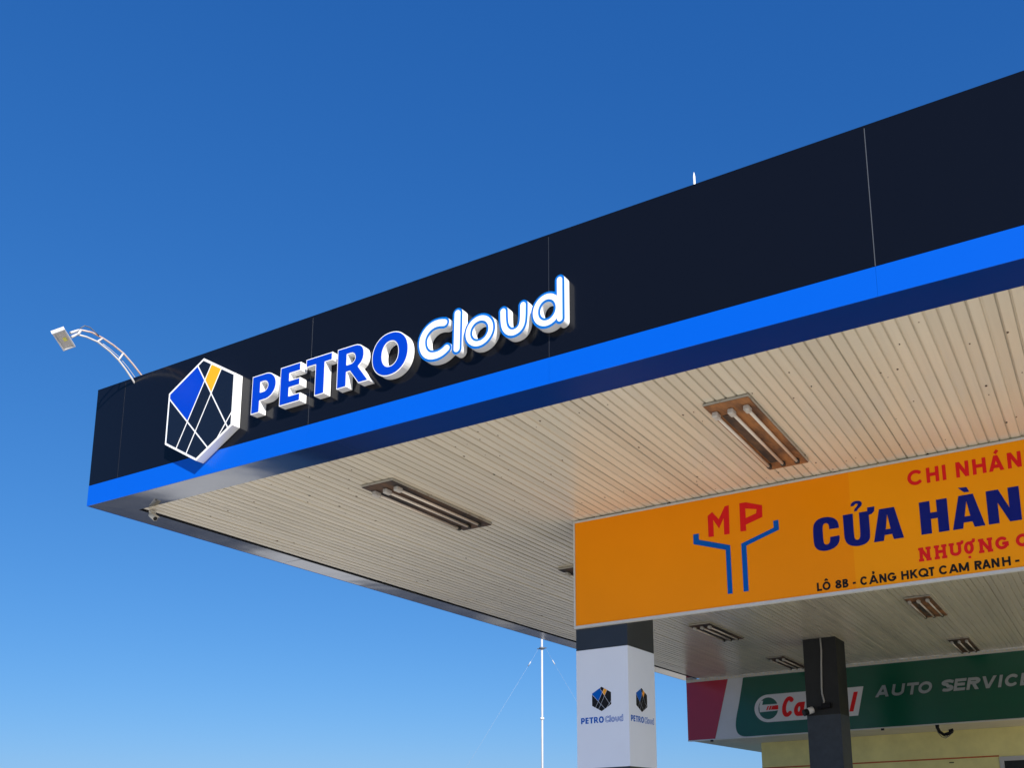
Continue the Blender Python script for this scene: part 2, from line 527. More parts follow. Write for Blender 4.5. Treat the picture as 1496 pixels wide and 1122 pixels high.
# glyph skeletons for a unit cap height: w = letter width, r = half stroke
def glyph(ch, w, r):
    l, q, t, b, c = r, w - r, 1 - r, r, w / 2
    S, A = [], []
    acc = {'Á': 'A', 'À': 'A', 'Ả': 'A', 'Ô': 'O', 'Ư': 'U', 'Ợ': 'O'}
    if ch in acc:
        if ch == 'Á': A.append([(c - .03, 1.12), (c + .14, 1.32)])
        if ch == 'Ả': A.append([(c - .10, 1.30), (c, 1.36), (c + .08, 1.29), (c, 1.20), (c, 1.12)])
        if ch == 'Ô': A.append([(c - .18, 1.12), (c, 1.30), (c + .18, 1.12)])
        if ch in 'ƯỢ':
            A.append([(w - r * 1.2, .88), (w + .10, .98), (w + .12, 1.16)] if ch == 'Ư' else [(w - r * 2.6, .86), (w + .02, .98), (w + .03, 1.18)])
        if ch == 'Ợ': A.append([(c, -.34), (c, -.16)])
        ch = acc[ch]
    if ch == 'H': S = [[(l, 0), (l, 1)], [(q, 0), (q, 1)], [(l, .52), (q, .52)]]
    elif ch == 'I': S = [[(c, 0), (c, 1)]]
    elif ch == 'L': S = [[(l, 1), (l, 0)], [(l, b), (w, b)]]
    elif ch == 'N': S = [[(l, 0), (l, 1)], [(q, 0), (q, 1)], [(l * .9, 1.02), (w - l * .9, -.02)]]
    elif ch == 'M': S = [[(l, 0), (l, 1)], [(q, 0), (q, 1)], [(l * .8, 1.03), (c, .12)], [(c, .12), (w - l * .8, 1.03)]]
    elif ch == 'T': S = [[(c, 0), (c, 1)], [(0, t), (w, t)]]
    elif ch == 'E': S = [[(l, 0), (l, 1)], [(0, t), (w, t)], [(l, .52), (w * .92, .52)], [(0, b), (w, b)]]
    elif ch == 'A': S = [[(r * .95, -.05), (c, 1.0 + r * .1)], [(w - r * .95, -.05), (c, 1.0 + r * .1)], [(w * .22, .30), (w * .78, .30)]]
    elif ch == 'V': S = [[(r * .95, 1.05), (c, -r * .1)], [(w - r * .95, 1.05), (c, -r * .1)]]
    elif ch == 'K': S = [[(l, 0), (l, 1)], [(l, .36), (w - r * 1.0, 1.06)], [(w * .38, .56), (w - r * .9, -.06)]]
    elif ch == 'O': S = [arc(c, .5, c - r, .5 - r, 0, 360, 36)]; S[0] = S[0] + [S[0][1]]
    elif ch == 'Q': S = [arc(c, .5, c - r, .5 - r, 0, 360, 36), [(c + .06, .30), (w - .01, -.04)]]; S[0] = S[0] + [S[0][1]]
    elif ch == 'C': S = [arc(c, .5, c - r, .5 - r, 42, 318, 30)]
    elif ch == 'G': S = [arc(c, .5, c - r, .5 - r, 42, 352, 32), [(c + .02, .46), (w, .46)], [(q, .46), (q, .22)]]
    elif ch == 'U': S = [[(l, 1), (l, .36)] + arc(c, .36, c - r, .36 - r, 180, 360, 16) + [(q, 1)]]
    elif ch == 'S': S = [[(w * .93, .80)] + arc(c, .735, c - r, .265 - r, 40, 262, 16) + arc(c, .28, c - r * .95, .28 - r, 82, -140, 18)]
    elif ch == 'R': S = [[(l, 0), (l, 1)], [(l, t), (c * 1.05, t)] + arc(c * 1.05, .72, w - r - c * 1.05, .28 - r, 90, -90, 12) + [(l, .44 + r)], [(w * .50, .48), (w - r * 1.0, -.06)]]
    elif ch == 'P': S = [[(l, 0), (l, 1)], [(l, t), (c * 1.05, t)] + arc(c * 1.05, .70, w - r - c * 1.05, .30 - r, 90, -90, 12) + [(l, .40 + r)]]
    elif ch == 'B': S = [[(l, 0), (l, 1)], [(l, t), (c, t)] + arc(c, .75, w * .93 - r - c, .25 - r * .9, 90, -90, 10) + [(l, .52)], [(l, .52), (c, .52)] + arc(c, .29, w - r - c, .29 - r, 90, -90, 10) + [(l, b)]]
    elif ch == '8': S = [arc(c, .74, c * .9 - r, .26 - r, 0, 360, 20), arc(c, .28, c - r, .28 - r, 0, 360, 22)]; S = [s + [s[1]] for s in S]
    elif ch == '-': S = [[(0, .40), (w, .40)]]
    elif ch == 'a': S = [arc(c, .34, c - r, .34 - r, 0, 360, 24), [(q, 0), (q, .68)]]; S[0] = S[0] + [S[0][1]]
    elif ch == 'l': S = [[(c, 1.1), (c, 0)]]
    return S, A


def text_letter(name, ch, x0, x1, z0, h, stroke, d, mt, parent, shear=0.0, d0=0.0, side=None, serif=False):
    w = (x1 - x0) / h
    r = stroke / 2 / h
    S, A = glyph(ch, w, r)
    if serif:
        sf = .13
        if ch in 'HNƯ':
            for x in (r, w - r):
                for z in ((.04, .96) if ch != 'Ư' else (.96,)):
                    A.append([(x - r - sf * .6, z), (x + r + sf * .6, z)])
    loops = stroke_loops(S, r, 1 / 64, clip=(0, 1) if ch not in 'l' else None, free=A)
    loops = [[((p[0] + shear * p[1]) * h, p[1] * h) for p in l] for l in loops]
    return solid_obj(name, loops, d0, d, mt, parent, (x0, 0, z0), side)


# ================================================================== GROUND
GZ = 0.0


def sheet(name, x0, x1, y0, y1, z, mt, label=None):
    me = bpy.data.meshes.new(name)
    me.from_pydata([(x0, y0, z), (x1, y0, z), (x1, y1, z), (x0, y1, z)], [], [(0, 1, 2, 3)])
    me.materials.append(mt)
    o = link(name, me)
    o['kind'] = 'structure'
    return o


sheet('ground', -1500, 1500, -1500, 1500, -0.10, M_soil)
mbf = MB(); mbf.box((-19.8, -14, -0.3), (24, 34, 0.0))
fo = link('forecourt', mbf.mesh('forecourt', M_conc)); fo['kind'] = 'structure'
sheet('road', -34, -19.9, -300, 18.9, -0.092, M_asph)
sheet('driveway', -60, -19.9, 19.0, 23.9, -0.088, M_conc)
sheet('side_road', -80, -19.9, 24.0, 42.0, -0.092, M_asph)
sheet('bounce_absorber', -15.0, 13.5, 10.8, 15.5, 0.004, M_absorb)  # unseen dark sheet, added to cut bounce light on the rear ceiling
sheet('bounce_absorber_strip', -19.6, 13.5, 15.51, 17.2, 0.004, M_absorb)  # second added sheet, same use
sheet('yard', -80, -19.9, 43.0, 75.0, -0.092, M_sand)
sheet('kerb_path', -22.6, -20.8, 30.0, 31.3, -0.086, M_sand)
sheet('side_path', -22.2, -19.95, 36.0, 38.5, -0.086, M_soil)

# ================================================================== CANOPY
CX0, CX1 = -8.823, 6.26
CY0, CY1 = 5.519, 19.64
ZS = 4.80           # soffit
ZB = 5.008          # top of the blue band
ZT = 6.011          # top of the fascia
canopy = empty('canopy', (CX0, CY0, 0), 'large black and blue filling station canopy with a cream slatted ceiling', 'canopy')
CO = Vector((-CX0, -CY0, 0))


def cbox(name, a, b, mt, bevel=0.0):
    a = Vector(a) + CO; b = Vector(b) + CO
    return box(name, tuple(a), tuple(b), mt, canopy, (0, 0, 0), bevel)


seams = [CX0, -8.395, -5.905, -3.486, -1.064, 1.376, 3.82, CX1]
g = 0.0035
for i in range(len(seams) - 1):
    a = seams[i] + (g if i else 0); b = seams[i + 1] - (g if i < len(seams) - 2 else 0)
    j = random.uniform(-0.0012, 0.0012)
    cbox('fascia_panel', (a, CY0 + j, ZB + 0.004), (b, CY0 + 0.035, ZT), M_black)
    cbox('stripe_panel', (seams[i] + (0.0006 if i else 0), CY0 - 0.003, ZS), (seams[i + 1] - 0.0006, CY0 + 0.003, ZB), M_blue)
    if i:
        cbox('joint_strip', (seams[i] - g + 0.0003, CY0 + 0.0015, ZB + 0.006), (seams[i] + g - 0.0003, CY0 + 0.03, ZT - 0.002), M_seal2 if i == 4 else M_seal)
ys = [CY0 + 0.04, 7.95, 10.39, 12.83, 15.27, 17.71, CY1]
for i in range(len(ys) - 1):
    cbox('fascia_panel', (CX0, ys[i] + g, ZB + 0.004), (CX0 + 0.035, ys[i + 1] - g, ZT), M_black)
    cbox('stripe_panel', (CX0, ys[i] + g if i else CY0 + 0.0035, ZS), (CX0 + 0.004, ys[i + 1] - g, ZB), M_blue)
cbox('top_cap', (CX0 - 0.004, CY0 + 0.001, ZT + 0.001), (CX1, CY0 + 0.12, ZT + 0.018), M_black)
cbox('top_cap', (CX0 - 0.004, CY0 + 0.122, ZT + 0.001), (CX0 + 0.12, CY1, ZT + 0.018), M_black)
cbox('roof_deck', (CX0 + 0.06, CY0 + 0.06, 4.86), (CX1 - 0.02, CY1 - 0.02, 5.80), M_deck)

# soffit trim, mitred at the corner, in lengths that follow the fascia seams
TW = 0.32


def trim_piece(pts, z, tilt, mt):
    mb = MB()
    zs = [z + tilt * k for k in (0, 0, 1, 1)]
    n = len(pts)
    P = [Vector((p[0], p[1], 0)) + CO for p in pts]
    vs = [(p.x, p.y, zz) for p, zz in zip(P, zs)] + [(p.x, p.y, zz + 0.03) for p, zz in zip(P, zs)]
    mb.add(vs, [(0, 1, 2, 3), (7, 6, 5, 4)] + [(k, (k + 1) % n, n + (k + 1) % n, n + k) for k in range(n)])
    return link('soffit_trim', mb.mesh('soffit_trim', mt), canopy)


fx = [CX0, 3.82, CX1]
for i in range(len(fx) - 1):
    x0, x1 = fx[i], fx[i + 1] - 0.003
    y0 = CY0 + 0.0036
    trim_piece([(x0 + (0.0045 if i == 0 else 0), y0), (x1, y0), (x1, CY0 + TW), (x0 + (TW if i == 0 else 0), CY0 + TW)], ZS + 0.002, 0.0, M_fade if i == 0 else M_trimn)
fy = [CY0, 7.95, 10.39, 12.83, 15.27, 17.71, CY1]
for i in range(len(fy) - 1):
    y0, y1 = fy[i], fy[i + 1] - 0.003
    x0 = CX0 + 0.0045
    trim_piece([(x0, y0 + (0.0066 if i == 0 else 0)), (x0, y1), (CX0 + TW, y1), (CX0 + TW, y0 + (TW + 0.003 if i == 0 else 0))], ZS + 0.002, 0.003 * random.uniform(-1, 1), M_trim)

# ceiling slats: one mesh, one object per slat
PIT = 0.0885
prof = [(0.0, 0.0105), (0.0008, 0.001), (0.003, 0.0), (0.070, 0.0), (0.0785, 0.0095), (0.0885, 0.010)]
JOINT_SHADE = {0, 3}       # joint faces given the darker colour, shade painted into the grooves
SY0, SY1 = CY0 + TW - 0.012, CY1 + 0.20
NY = 14
n = len(prof)
slat_meshes = []
for q in range(7):                      # seven slightly different bends, shared among all the slats
    mb = MB()
    vs = []
    p1, p2, p3 = (random.uniform(0, 6.28) for _ in range(3))
    for k in range(NY + 1):
        y = SY0 + (SY1 - SY0) * k / NY - CY0
        sag = 0.0013 * math.sin(y * 0.9 + p1) + 0.0011 * math.sin(y * 2.3 + p2)
        roll_ = R(0.7) * math.sin(y * 1.25 + p3) + R(0.5) * math.sin(y * 2.9 + p1)
        vs += [(x, y, z + sag + (x - 0.04) * math.tan(roll_)) for x, z in prof]
    fs = [(k * n + i, k * n + i + 1, (k + 1) * n + i + 1, (k + 1) * n + i) for k in range(NY) for i in range(n - 1)]
    fs.append(tuple(range(n)))
    mb.add(vs, fs)
    mb.mi = [1 if (k % (n - 1)) in JOINT_SHADE and k < len(fs) - 1 else 0 for k in range(len(fs))]
    slat_meshes.append(mb.mesh('ceiling_slat', [M_slat, M_jshade]))
sx = CX0 + TW + 0.048
while sx < 3.4:
    odd = random.random() < 0.07        # a few slats have worked loose
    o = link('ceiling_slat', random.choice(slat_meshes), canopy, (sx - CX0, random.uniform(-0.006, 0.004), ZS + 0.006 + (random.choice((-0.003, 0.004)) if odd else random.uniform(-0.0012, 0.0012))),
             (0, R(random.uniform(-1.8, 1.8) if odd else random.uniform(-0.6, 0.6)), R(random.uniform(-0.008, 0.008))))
    sx += PIT
cbox('ceiling_sheet', (3.45, CY0 + TW - 0.01, ZS + 0.008), (CX1 - 0.02, CY1, ZS + 0.02), M_slat)
cbox('edge_gap', (CX0 + TW - 0.02, CY0 + TW, ZS + 0.024), (CX0 + TW + 0.052, CY1, ZS + 0.03), M_dark)
# screw heads and small holes scattered over the slats
mb = MB()
for k in range(420):
    x = CX0 + TW + 0.03 + PIT * random.randint(0, 110) + random.uniform(0.01, 0.055)
    y = random.choice([6.3, 7.2, 8.1, 9.2, 10.6, 12.4, 14.2, 16]) + random.gauss(0, 0.28)
    if y < SY0 + 0.05 or y > 19: continue
    s = random.choice([0.004, 0.005, 0.006, 0.009])
    c = Vector((x, y, ZS + 0.0035)) + CO
    vs = [(c.x + s * math.cos(a) * random.uniform(.7, 1.2), c.y + s * 1.5 * math.sin(a), c.z) for a in [2 * math.pi * q / 6 for q in range(6)]]
    vs2 = [(v[0], v[1], c.z + 0.004) for v in vs]
    mb.add(vs + vs2, [(5, 4, 3, 2, 1, 0)] + [(q, (q + 1) % 6, 6 + (q + 1) % 6, 6 + q) for q in range(6)])
o = link('screw_heads', mb.mesh('screw_heads', M_rustd), canopy); o['kind'] = 'stuff'

# pale scalloped end edge of the slats over the shop sign
mb = MB()
x = -8.7
while x < 3.4:
    hgt = 0.022 + random.uniform(0, 0.012)
    mb.box((x - CX0, 19.615 - CY0, ZS - 0.004 - hgt), (x + 0.05 - CX0, 19.632 - CY0, ZS + 0.002))
    x += PIT
cbox('end_strip', (-8.78, 19.634, ZS - 0.044), (6.2, 19.64, ZS + 0.002), M_soffit)
o = link('end_edge', mb.mesh('end_edge', M_alu), canopy); o['kind'] = 'stuff'

# ------------------------------------------------------------------ lightning rod on the roof
rod = empty('lightning_rod', (-2.30, CY0 + 0.07, ZT + 0.018), 'short white pointed rod standing on top of the black fascia', 'rod')
mb = MB(); mb.tube([(0, 0, 0), (0, 0, 0.02), (0, 0, 0.115), (0, 0, 0.15)], [0.0085, 0.0085, 0.0085, 0.002], 10)
link('spike', mb.mesh('spike', M_wpaint), rod)
mb = MB(); mb.tube([(0, 0, 0.0), (0, 0, 0.006)], 0.03, 10)
link('base_plate', mb.mesh('base_plate', M_wpaint), rod)

# ------------------------------------------------------------------ floodlight on a curved arm
AX = -8.266
fl = empty('floodlight', (AX, CY0 + 0.1, ZT + 0.02), 'white floodlight on a curved arched arm above the left corner of the canopy', 'floodlight')
FO = Vector((-AX, -CY0 - 0.1, -ZT - 0.02))
outer = [(5.66, 4.40), (5.588, 4.478), (5.489, 4.554), (5.382, 4.622), (5.273, 4.658), (5.167, 4.679), (5.057, 4.687), (4.953, 4.661)]
inner = [(5.56, 4.33), (5.492, 4.403), (5.417, 4.472), (5.341, 4.531), (5.245, 4.580), (5.118, 4.620), (5.010, 4.618), (4.926, 4.602)]
for nm, pts, r, mt, dx in (('arm_tube', outer, 0.009, M_rpaint, 0), ('arm_tube', inner, 0.009, M_arm, 0),
                           ('stay_wire', [(a[0] * .55 + b[0] * .45, a[1] * .55 + b[1] * .45) for a, b in zip(outer[:6], inner[:6])], 0.0028, M_arm, -0.03)):
    P = [Vector((AX + dx, p[0], p[1] + 1.6)) + FO for p in pts]
    mb = MB(); mb.tube(P, r, 8)
    link(nm, mb.mesh(nm, mt), fl)
for k in (3, 5):
    a = Vector((AX, outer[k][0], outer[k][1] + 1.6)) + FO; b = Vector((AX, inner[k][0], inner[k][1] + 1.6)) + FO
    mb = MB(); mb.tube([a, b], 0.009, 6); link('arm_brace', mb.mesh('arm_brace', M_arm), fl)
mb = MB()
for a, b in (((4.953, 4.661), (4.93, 4.60)), ((4.935, 4.65), (4.86, 4.585)), ((4.925, 4.603), (4.875, 4.55))):
    mb.tube([Vector((AX, a[0], a[1] + 1.6)) + FO, Vector((AX, b[0], b[1] + 1.6)) + FO], 0.013, 6)
link('bracket', mb.mesh('bracket', M_arm), fl)
mb = MB()
mb.tube([Vector((AX + .01, y, z + 1.6)) + FO for y, z in ((4.94, 4.67), (4.98, 4.715), (5.03, 4.722), (5.08, 4.70), (5.12, 4.682))], 0.005, 6)
link('power_cable', mb.mesh('power_cable', M_wire), fl)
# lamp head: a shallow tilted box with its lens turned down to the forecourt
nrm = Vector((0.62, -0.05, -0.78)).normalized()
u = Vector((0.0448, 0.0376, 0.0332)); u -= nrm * u.dot(nrm); u.normalize()
v = nrm.cross(u).normalized()
if v.z > 0: v = -v
lc = Vector((-8.268, 4.813, 4.489 + 1.6)) + FO


def obox(mb, c, u, v, n, hu, hv, n0, n1, mi=0):
    vs = [c + u * (a * hu) + v * (b * hv) + n * k for k in (n0, n1) for a, b in ((-1, -1), (1, -1), (1, 1), (-1, 1))]
    mb.add(vs, [(0, 3, 2, 1), (4, 5, 6, 7), (0, 1, 5, 4), (1, 2, 6, 5), (2, 3, 7, 6), (3, 0, 4, 7)], mi)


mb = MB()
obox(mb, lc, u, v, nrm, 0.056, 0.096, -0.05, -0.012)
for a, b, hu, hv in ((-0.049, 0, 0.007, 0.096), (0.049, 0, 0.007, 0.096), (0, -0.089, 0.042, 0.007), (0, 0.089, 0.042, 0.007)):
    obox(mb, lc + u * a + v * b, u, v, nrm, hu, hv, -0.012, 0.006)
link('lamp_housing', mb.mesh('lamp_housing', M_arm, 0.002), fl)
mb = MB(); obox(mb, lc, u, v, nrm, 0.0415, 0.0815, -0.0115, -0.006)
lens = link('lens', mb.mesh('lens', M_lens), fl)
mb = MB(); obox(mb, lc + u * 0.012 - v * 0.005, u, v, nrm, 0.014, 0.018, -0.006, -0.001)
link('led_chip', mb.mesh('led_chip', M_led), lens)
mb = MB(); obox(mb, lc - v * 0.1005, u, v, nrm, 0.058, 0.004, -0.04, 0.010)
link('visor', mb.mesh('visor', M_arm), fl)

# ------------------------------------------------------------------ camera under the canopy corner
def bullet_camera(loc, direction, drop, label, mats, sc_=1.0):
    o = empty('security_camera', loc, label, 'camera')
    d = Vector(direction).normalized()
    mb = MB(); mb.tube([(0, 0, 0), (0, 0, -0.018 * sc_)], 0.042 * sc_, 12)
    link('mount', mb.mesh('mount', mats[0]), o)
    c = Vector(drop)
    mb = MB(); mb.tube([(0, 0, -0.018 * sc_), c * 0.6, c], 0.017 * sc_, 8)
    link('joint_arm', mb.mesh('joint_arm', mats[0]), o)
    mb = MB(); mb.tube([c - d * 0.055 * sc_, c - d * 0.05 * sc_, c + d * 0.07 * sc_], [0.02 * sc_, 0.034 * sc_, 0.034 * sc_], 14)
    b = link('housing', mb.mesh('housing', mats[0]), o)
    mb = MB(); mb.tube([c + d * 0.0705 * sc_, c + d * 0.074 * sc_], 0.028 * sc_, 14)
    link('lens', mb.mesh('lens', mats[1]), b)
    mb = MB()
    s = d.cross(Vector((0, 0, 1))).normalized(); up = s.cross(d)
    obox(mb, c + up * 0.036 * sc_ + d * 0.015 * sc_, s, d, up, 0.03 * sc_, 0.085 * sc_, 0, 0.004)
    link('sun_shade', mb.mesh('sun_shade', mats[0]), o)
    return o


bullet_camera((-8.42, 5.93, ZS - 0.002), (0.78, -0.02, -0.56), (0.025, -0.01, -0.06), 'pale bullet security camera hanging below the front left canopy corner', (M_cam, M_glassd), 0.75)

# ================================================================== RAISED LETTERS ON THE FASCIA
K = 5.444 / 5.419     # outlines were measured on a plane 2.5 cm nearer than the letter faces
LD = 0.075


def sup(cx, cy, rx, ry, e, n=44):
    r = []
    for k in range(n):
        a = 2 * math.pi * k / n
        c, s = math.cos(a), math.sin(a)
        r.append((cx + rx * math.copysign(abs(c) ** (2 / e), c), cy + ry * math.copysign(abs(s) ** (2 / e), s)))
    return r


H_ = .356
letters = {
    'P': (-6.490, orient([(0, 0), (.104, 0), (.104, .107), (.165, .107)] + arc(.165, .2315, .130, .1245, -90, 90, 18) + [(.165, .356), (0, .356)],
                         [(.106, .191), (.145, .191)] + arc(.145, .2365, .048, .0455, -90, 90, 10) + [(.106, .282)])),
    'E': (-6.150, orient([(0, 0), (.243, 0), (.243, .074), (.113, .074), (.113, .147), (.236, .147), (.236, .216), (.113, .216), (.113, .279), (.238, .279), (.238, .356), (0, .356)])),
    'T': (-5.851, orient([(.109, 0), (.219, 0), (.219, .283), (.299, .283), (.299, .356), (0, .356), (0, .283), (.109, .283)])),
    'R': (-5.495, orient([(0, 0), (.108, 0), (.108, .128), (.142, .128), (.238, 0), (.350, 0), (.236, .152)] +
                         [(.268, .178), (.286, .210), (.293, .245), (.290, .285), (.276, .318), (.250, .340), (.215, .353), (.175, .356), (0, .356)],
                         [(.108, .197), (.150, .197)] + arc(.150, .242, .044, .045, -90, 90, 10) + [(.108, .287)])),
    'O': (-5.118, orient(sup(.1895, .176, .1895, .1895, 2.15), sup(.191, .177, .083, .107, 2.15, 36))),
}
say = {'P': 'blue raised capital letter P with white sides, right beside the hexagon emblem',
       'E': 'blue raised capital letter E with white sides on the black fascia',
       'T': 'blue raised capital letter T with white sides on the black fascia',
       'R': 'blue raised capital letter R with white sides on the black fascia',
       'O': 'blue raised capital letter O with white sides on the black fascia'}
GR = 'raised letters on the canopy fascia'
LZ = 3.593 * K + 1.6
for ch, (x, loops) in letters.items():
    e = empty('fascia_letter', (x * K, CY0 - 0.001, LZ), say[ch], 'letter', GR)
    L = [[(p[0] * K, p[1] * K) for p in l] for l in loops]
    solid_obj('letter_body', L, 0.004, LD, M_white, e)
    solid_obj('face_plate', poly_inset(L, 0.0085, 0.004), LD, LD + 0.0025, M_bface, e)

cl = lambda pts: [(p[0] - pts[0][0], p[1] - pts[0][1]) for p in pts]
Cst = [(-4.388, 3.893), (-4.432, 3.905), (-4.495, 3.905), (-4.555, 3.876), (-4.594, 3.828), (-4.606, 3.775), (-4.594, 3.712), (-4.559, 3.662), (-4.508, 3.637), (-4.445, 3.633), (-4.395, 3.646), (-4.361, 3.668)]


def smooth(P, it=2):
    for _ in range(it):
        Q = [P[0]]
        for a, b in zip(P, P[1:]):
            Q += [(a[0] * .75 + b[0] * .25, a[1] * .75 + b[1] * .25), (a[0] * .25 + b[0] * .75, a[1] * .25 + b[1] * .75)]
        P = Q + [P[-1]]
    return P


def ell(cx, cy, rx, ry, n=40):
    P = [(cx + rx * math.cos(2 * math.pi * k / n), cy + ry * math.sin(2 * math.pi * k / n)) for k in range(n)]
    return P + [P[0]]


cloud = [
    ('C', 'white rounded letter C with a thin blue outline, first of the rounded letters', [smooth(Cst)], 0.047),
    ('l', 'white rounded letter l, a single upright bar outlined in blue', [[(-4.259, 3.936), (-4.263, 3.638)]], 0.046),
    ('o', 'small white rounded letter o outlined in blue on the black fascia', [ell(-4.050, 3.731, .107, .1045)], 0.039),
    ('u', 'white rounded letter u outlined in blue on the black fascia', [smooth([(-3.831, 3.832), (-3.829, 3.746), (-3.815, 3.682), (-3.773, 3.638), (-3.722, 3.630), (-3.676, 3.650), (-3.653, 3.700), (-3.651, 3.834)])], 0.042),
    ('d', 'white rounded letter d outlined in blue, last of the fascia letters', [ell(-3.441, 3.734, .100, .106), [(-3.330, 3.947), (-3.330, 3.632)]], 0.0405),
]
for ch, lab, st, r in cloud:
    ox = min(p[0] for s in st for p in s)
    st2 = [[((p[0] - ox) * K, (p[1] - 3.593) * K) for p in s] for s in st]
    e = empty('fascia_letter', (ox * K, CY0 - 0.001, LZ), lab, 'letter', GR)
    full = stroke_loops(st2, r, 0.004, round_=True)
    face = stroke_loops(st2, r - 0.0185, 0.0035, round_=True)
    solid_obj('letter_body', full, 0.004, LD - 0.004, M_white, e)
    solid_obj('outline_plate', full, LD - 0.004, LD - 0.0015, M_brim, e)
    solid_obj('face_plate', face, LD - 0.0015, LD + 0.001, M_wface, e)


# ------------------------------------------------------------------ hexagon emblem
def clip_half(poly, p, n, d):
    """keep the part of a convex polygon with (q-p).n > d"""
    r = []
    s = [(q[0] - p[0]) * n[0] + (q[1] - p[1]) * n[1] - d for q in poly]
    for i in range(len(poly)):
        a, b, sa, sb = poly[i - 1], poly[i], s[i - 1], s[i]
        if (sa > 0) != (sb > 0):
            t = sa / (sa - sb)
            r.append((a[0] + (b[0] - a[0]) * t, a[1] + (b[1] - a[1]) * t))
        if sb > 0: r.append(b)
    return r


HEX = [(-7.171, 4.314), (-6.738, 4.060), (-6.736, 3.562), (-7.179, 3.315), (-7.622, 3.562), (-7.620, 4.066)]
HC = (-7.179, 3.8145)
LINES = {'a': ((-7.238, 4.246), (-6.792, 3.552)), 'b': ((-7.062, 4.225), (-7.461, 3.488)), 'c': ((-6.924, 4.151), (-7.317, 3.414)),
         'd': ((-7.589, 3.995), (-7.037, 3.413)), 'e': ((-6.757, 3.685), (-6.914, 3.483))}


def emblem_cells(rim, gap):
    poly = [(p[0] - HC[0], p[1] - HC[1]) for p in HEX]
    poly = poly if area(poly) > 0 else poly[::-1]
    base = poly
    for i in range(len(base)):
        a, b = base[i - 1], base[i]
        dx, dy = b[0] - a[0], b[1] - a[1]; L = math.hypot(dx, dy)
        poly = clip_half(poly, a, (-dy / L, dx / L), rim) if rim else poly
    cells = [poly]
    for a, b in LINES.values():
        a = (a[0] - HC[0], a[1] - HC[1]); b = (b[0] - HC[0], b[1] - HC[1])
        dx, dy = b[0] - a[0], b[1] - a[1]; L = math.hypot(dx, dy)
        n = (-dy / L, dx / L)
        nc = []
        for c in cells:
            for sgn in (1, -1):
                q = clip_half(c, a, (n[0] * sgn, n[1] * sgn), gap / 2)
                if len(q) > 2 and abs(area(q)) > 2e-4: nc.append(q)
        cells = nc
    res = []
    for c in cells:
        m_ = (sum(p[0] for p in c) / len(c) + HC[0], sum(p[1] for p in c) / len(c) + HC[1])
        kind = 'k'
        if inside((-7.35 - HC[0], 3.98 - HC[1]), c): kind = 'b'
        if inside((-7.04 - HC[0], 4.08 - HC[1]), c): kind = 'y'
        res.append((c, kind))
    return base, res


KH = 5.439 / 5.439
base, cells = emblem_cells(0.022, 0.016)
hx = empty('emblem_sign', (HC[0], CY0 - 0.004, HC[1] + 1.6), 'raised white hexagon emblem with blue and yellow facets on the canopy fascia', 'emblem sign')
solid_obj('emblem_box', [base], 0.0, 0.078, M_white, hx)
for c, k in cells:
    solid_obj('facet_plate', [c], 0.078, 0.081, {'k': M_pane, 'b': M_bface, 'y': M_yel}[k], hx)


# ================================================================== CEILING LIGHTS
def make_light(rust):
    e = empty('ceiling_light', (0, 0, 0), 'light', 'ceiling light', 'three tube lights under the canopy ceiling')
    W, L, Hh = 0.385, 1.56, 0.030
    mb = MB()
    # sides (sloping rim) and bottom tray, origin at the near left corner, hanging down
    i = 0.022
    mb.add([(0, 0, 0), (W, 0, 0), (W, L, 0), (0, L, 0), (0, 0, -Hh * .75), (W, 0, -Hh * .75), (W, L, -Hh * .75), (0, L, -Hh * .75)],
           [(0, 1, 5, 4), (1, 2, 6, 5), (2, 3, 7, 6), (3, 0, 4, 7), (4, 5, 6, 7), (0, 3, 2, 1)])
    link('housing', mb.mesh('housing', M_fixs, 0.006), e)
    mb = MB(); mb.box((i * .3, i * .2, -Hh), (W - i * .3, L - i * .2, -Hh * .75 - 0.0006))
    link('base_plate', mb.mesh('base_plate', M_rust if rust else M_rustd, 0.004), e)
    mb = MB(); mb.box((W * 0.14 + 0.026, 0.22, -Hh - 0.008), (W * 0.48 - 0.026, L - 0.19, -Hh - 0.0004))
    link('ballast_cover', mb.mesh('ballast_cover', M_rustd, 0.003), e)
    for k in range(3):
        x = W * (0.14 + 0.34 * k)
        mb = MB(); mb.tube([(x, 0.19, -Hh - 0.024), (x, L - 0.16, -Hh - 0.024)], 0.0135, 10)
        t = link('lamp_tube', mb.mesh('lamp_tube', M_tube), e)
        mb = MB()
        mb.box((x - 0.024, 0.115, -Hh - 0.046), (x + 0.024, 0.20, -Hh - 0.0005))
        link('socket', mb.mesh('socket', M_sock, 0.008), e)
        mb = MB()
        mb.box((x - 0.020, L - 0.170, -Hh - 0.040), (x + 0.020, L - 0.125, -Hh - 0.0005))
        link('end_clip', mb.mesh('end_clip', M_sockd, 0.006), e)
    return e


def copy_tree(o):
    c = o.copy(); col.objects.link(c)
    for ch in o.children:
        d = ch.copy(); col.objects.link(d); d.parent = c
        for g2 in ch.children:
            h = g2.copy(); col.objects.link(h); h.parent = d
    return c


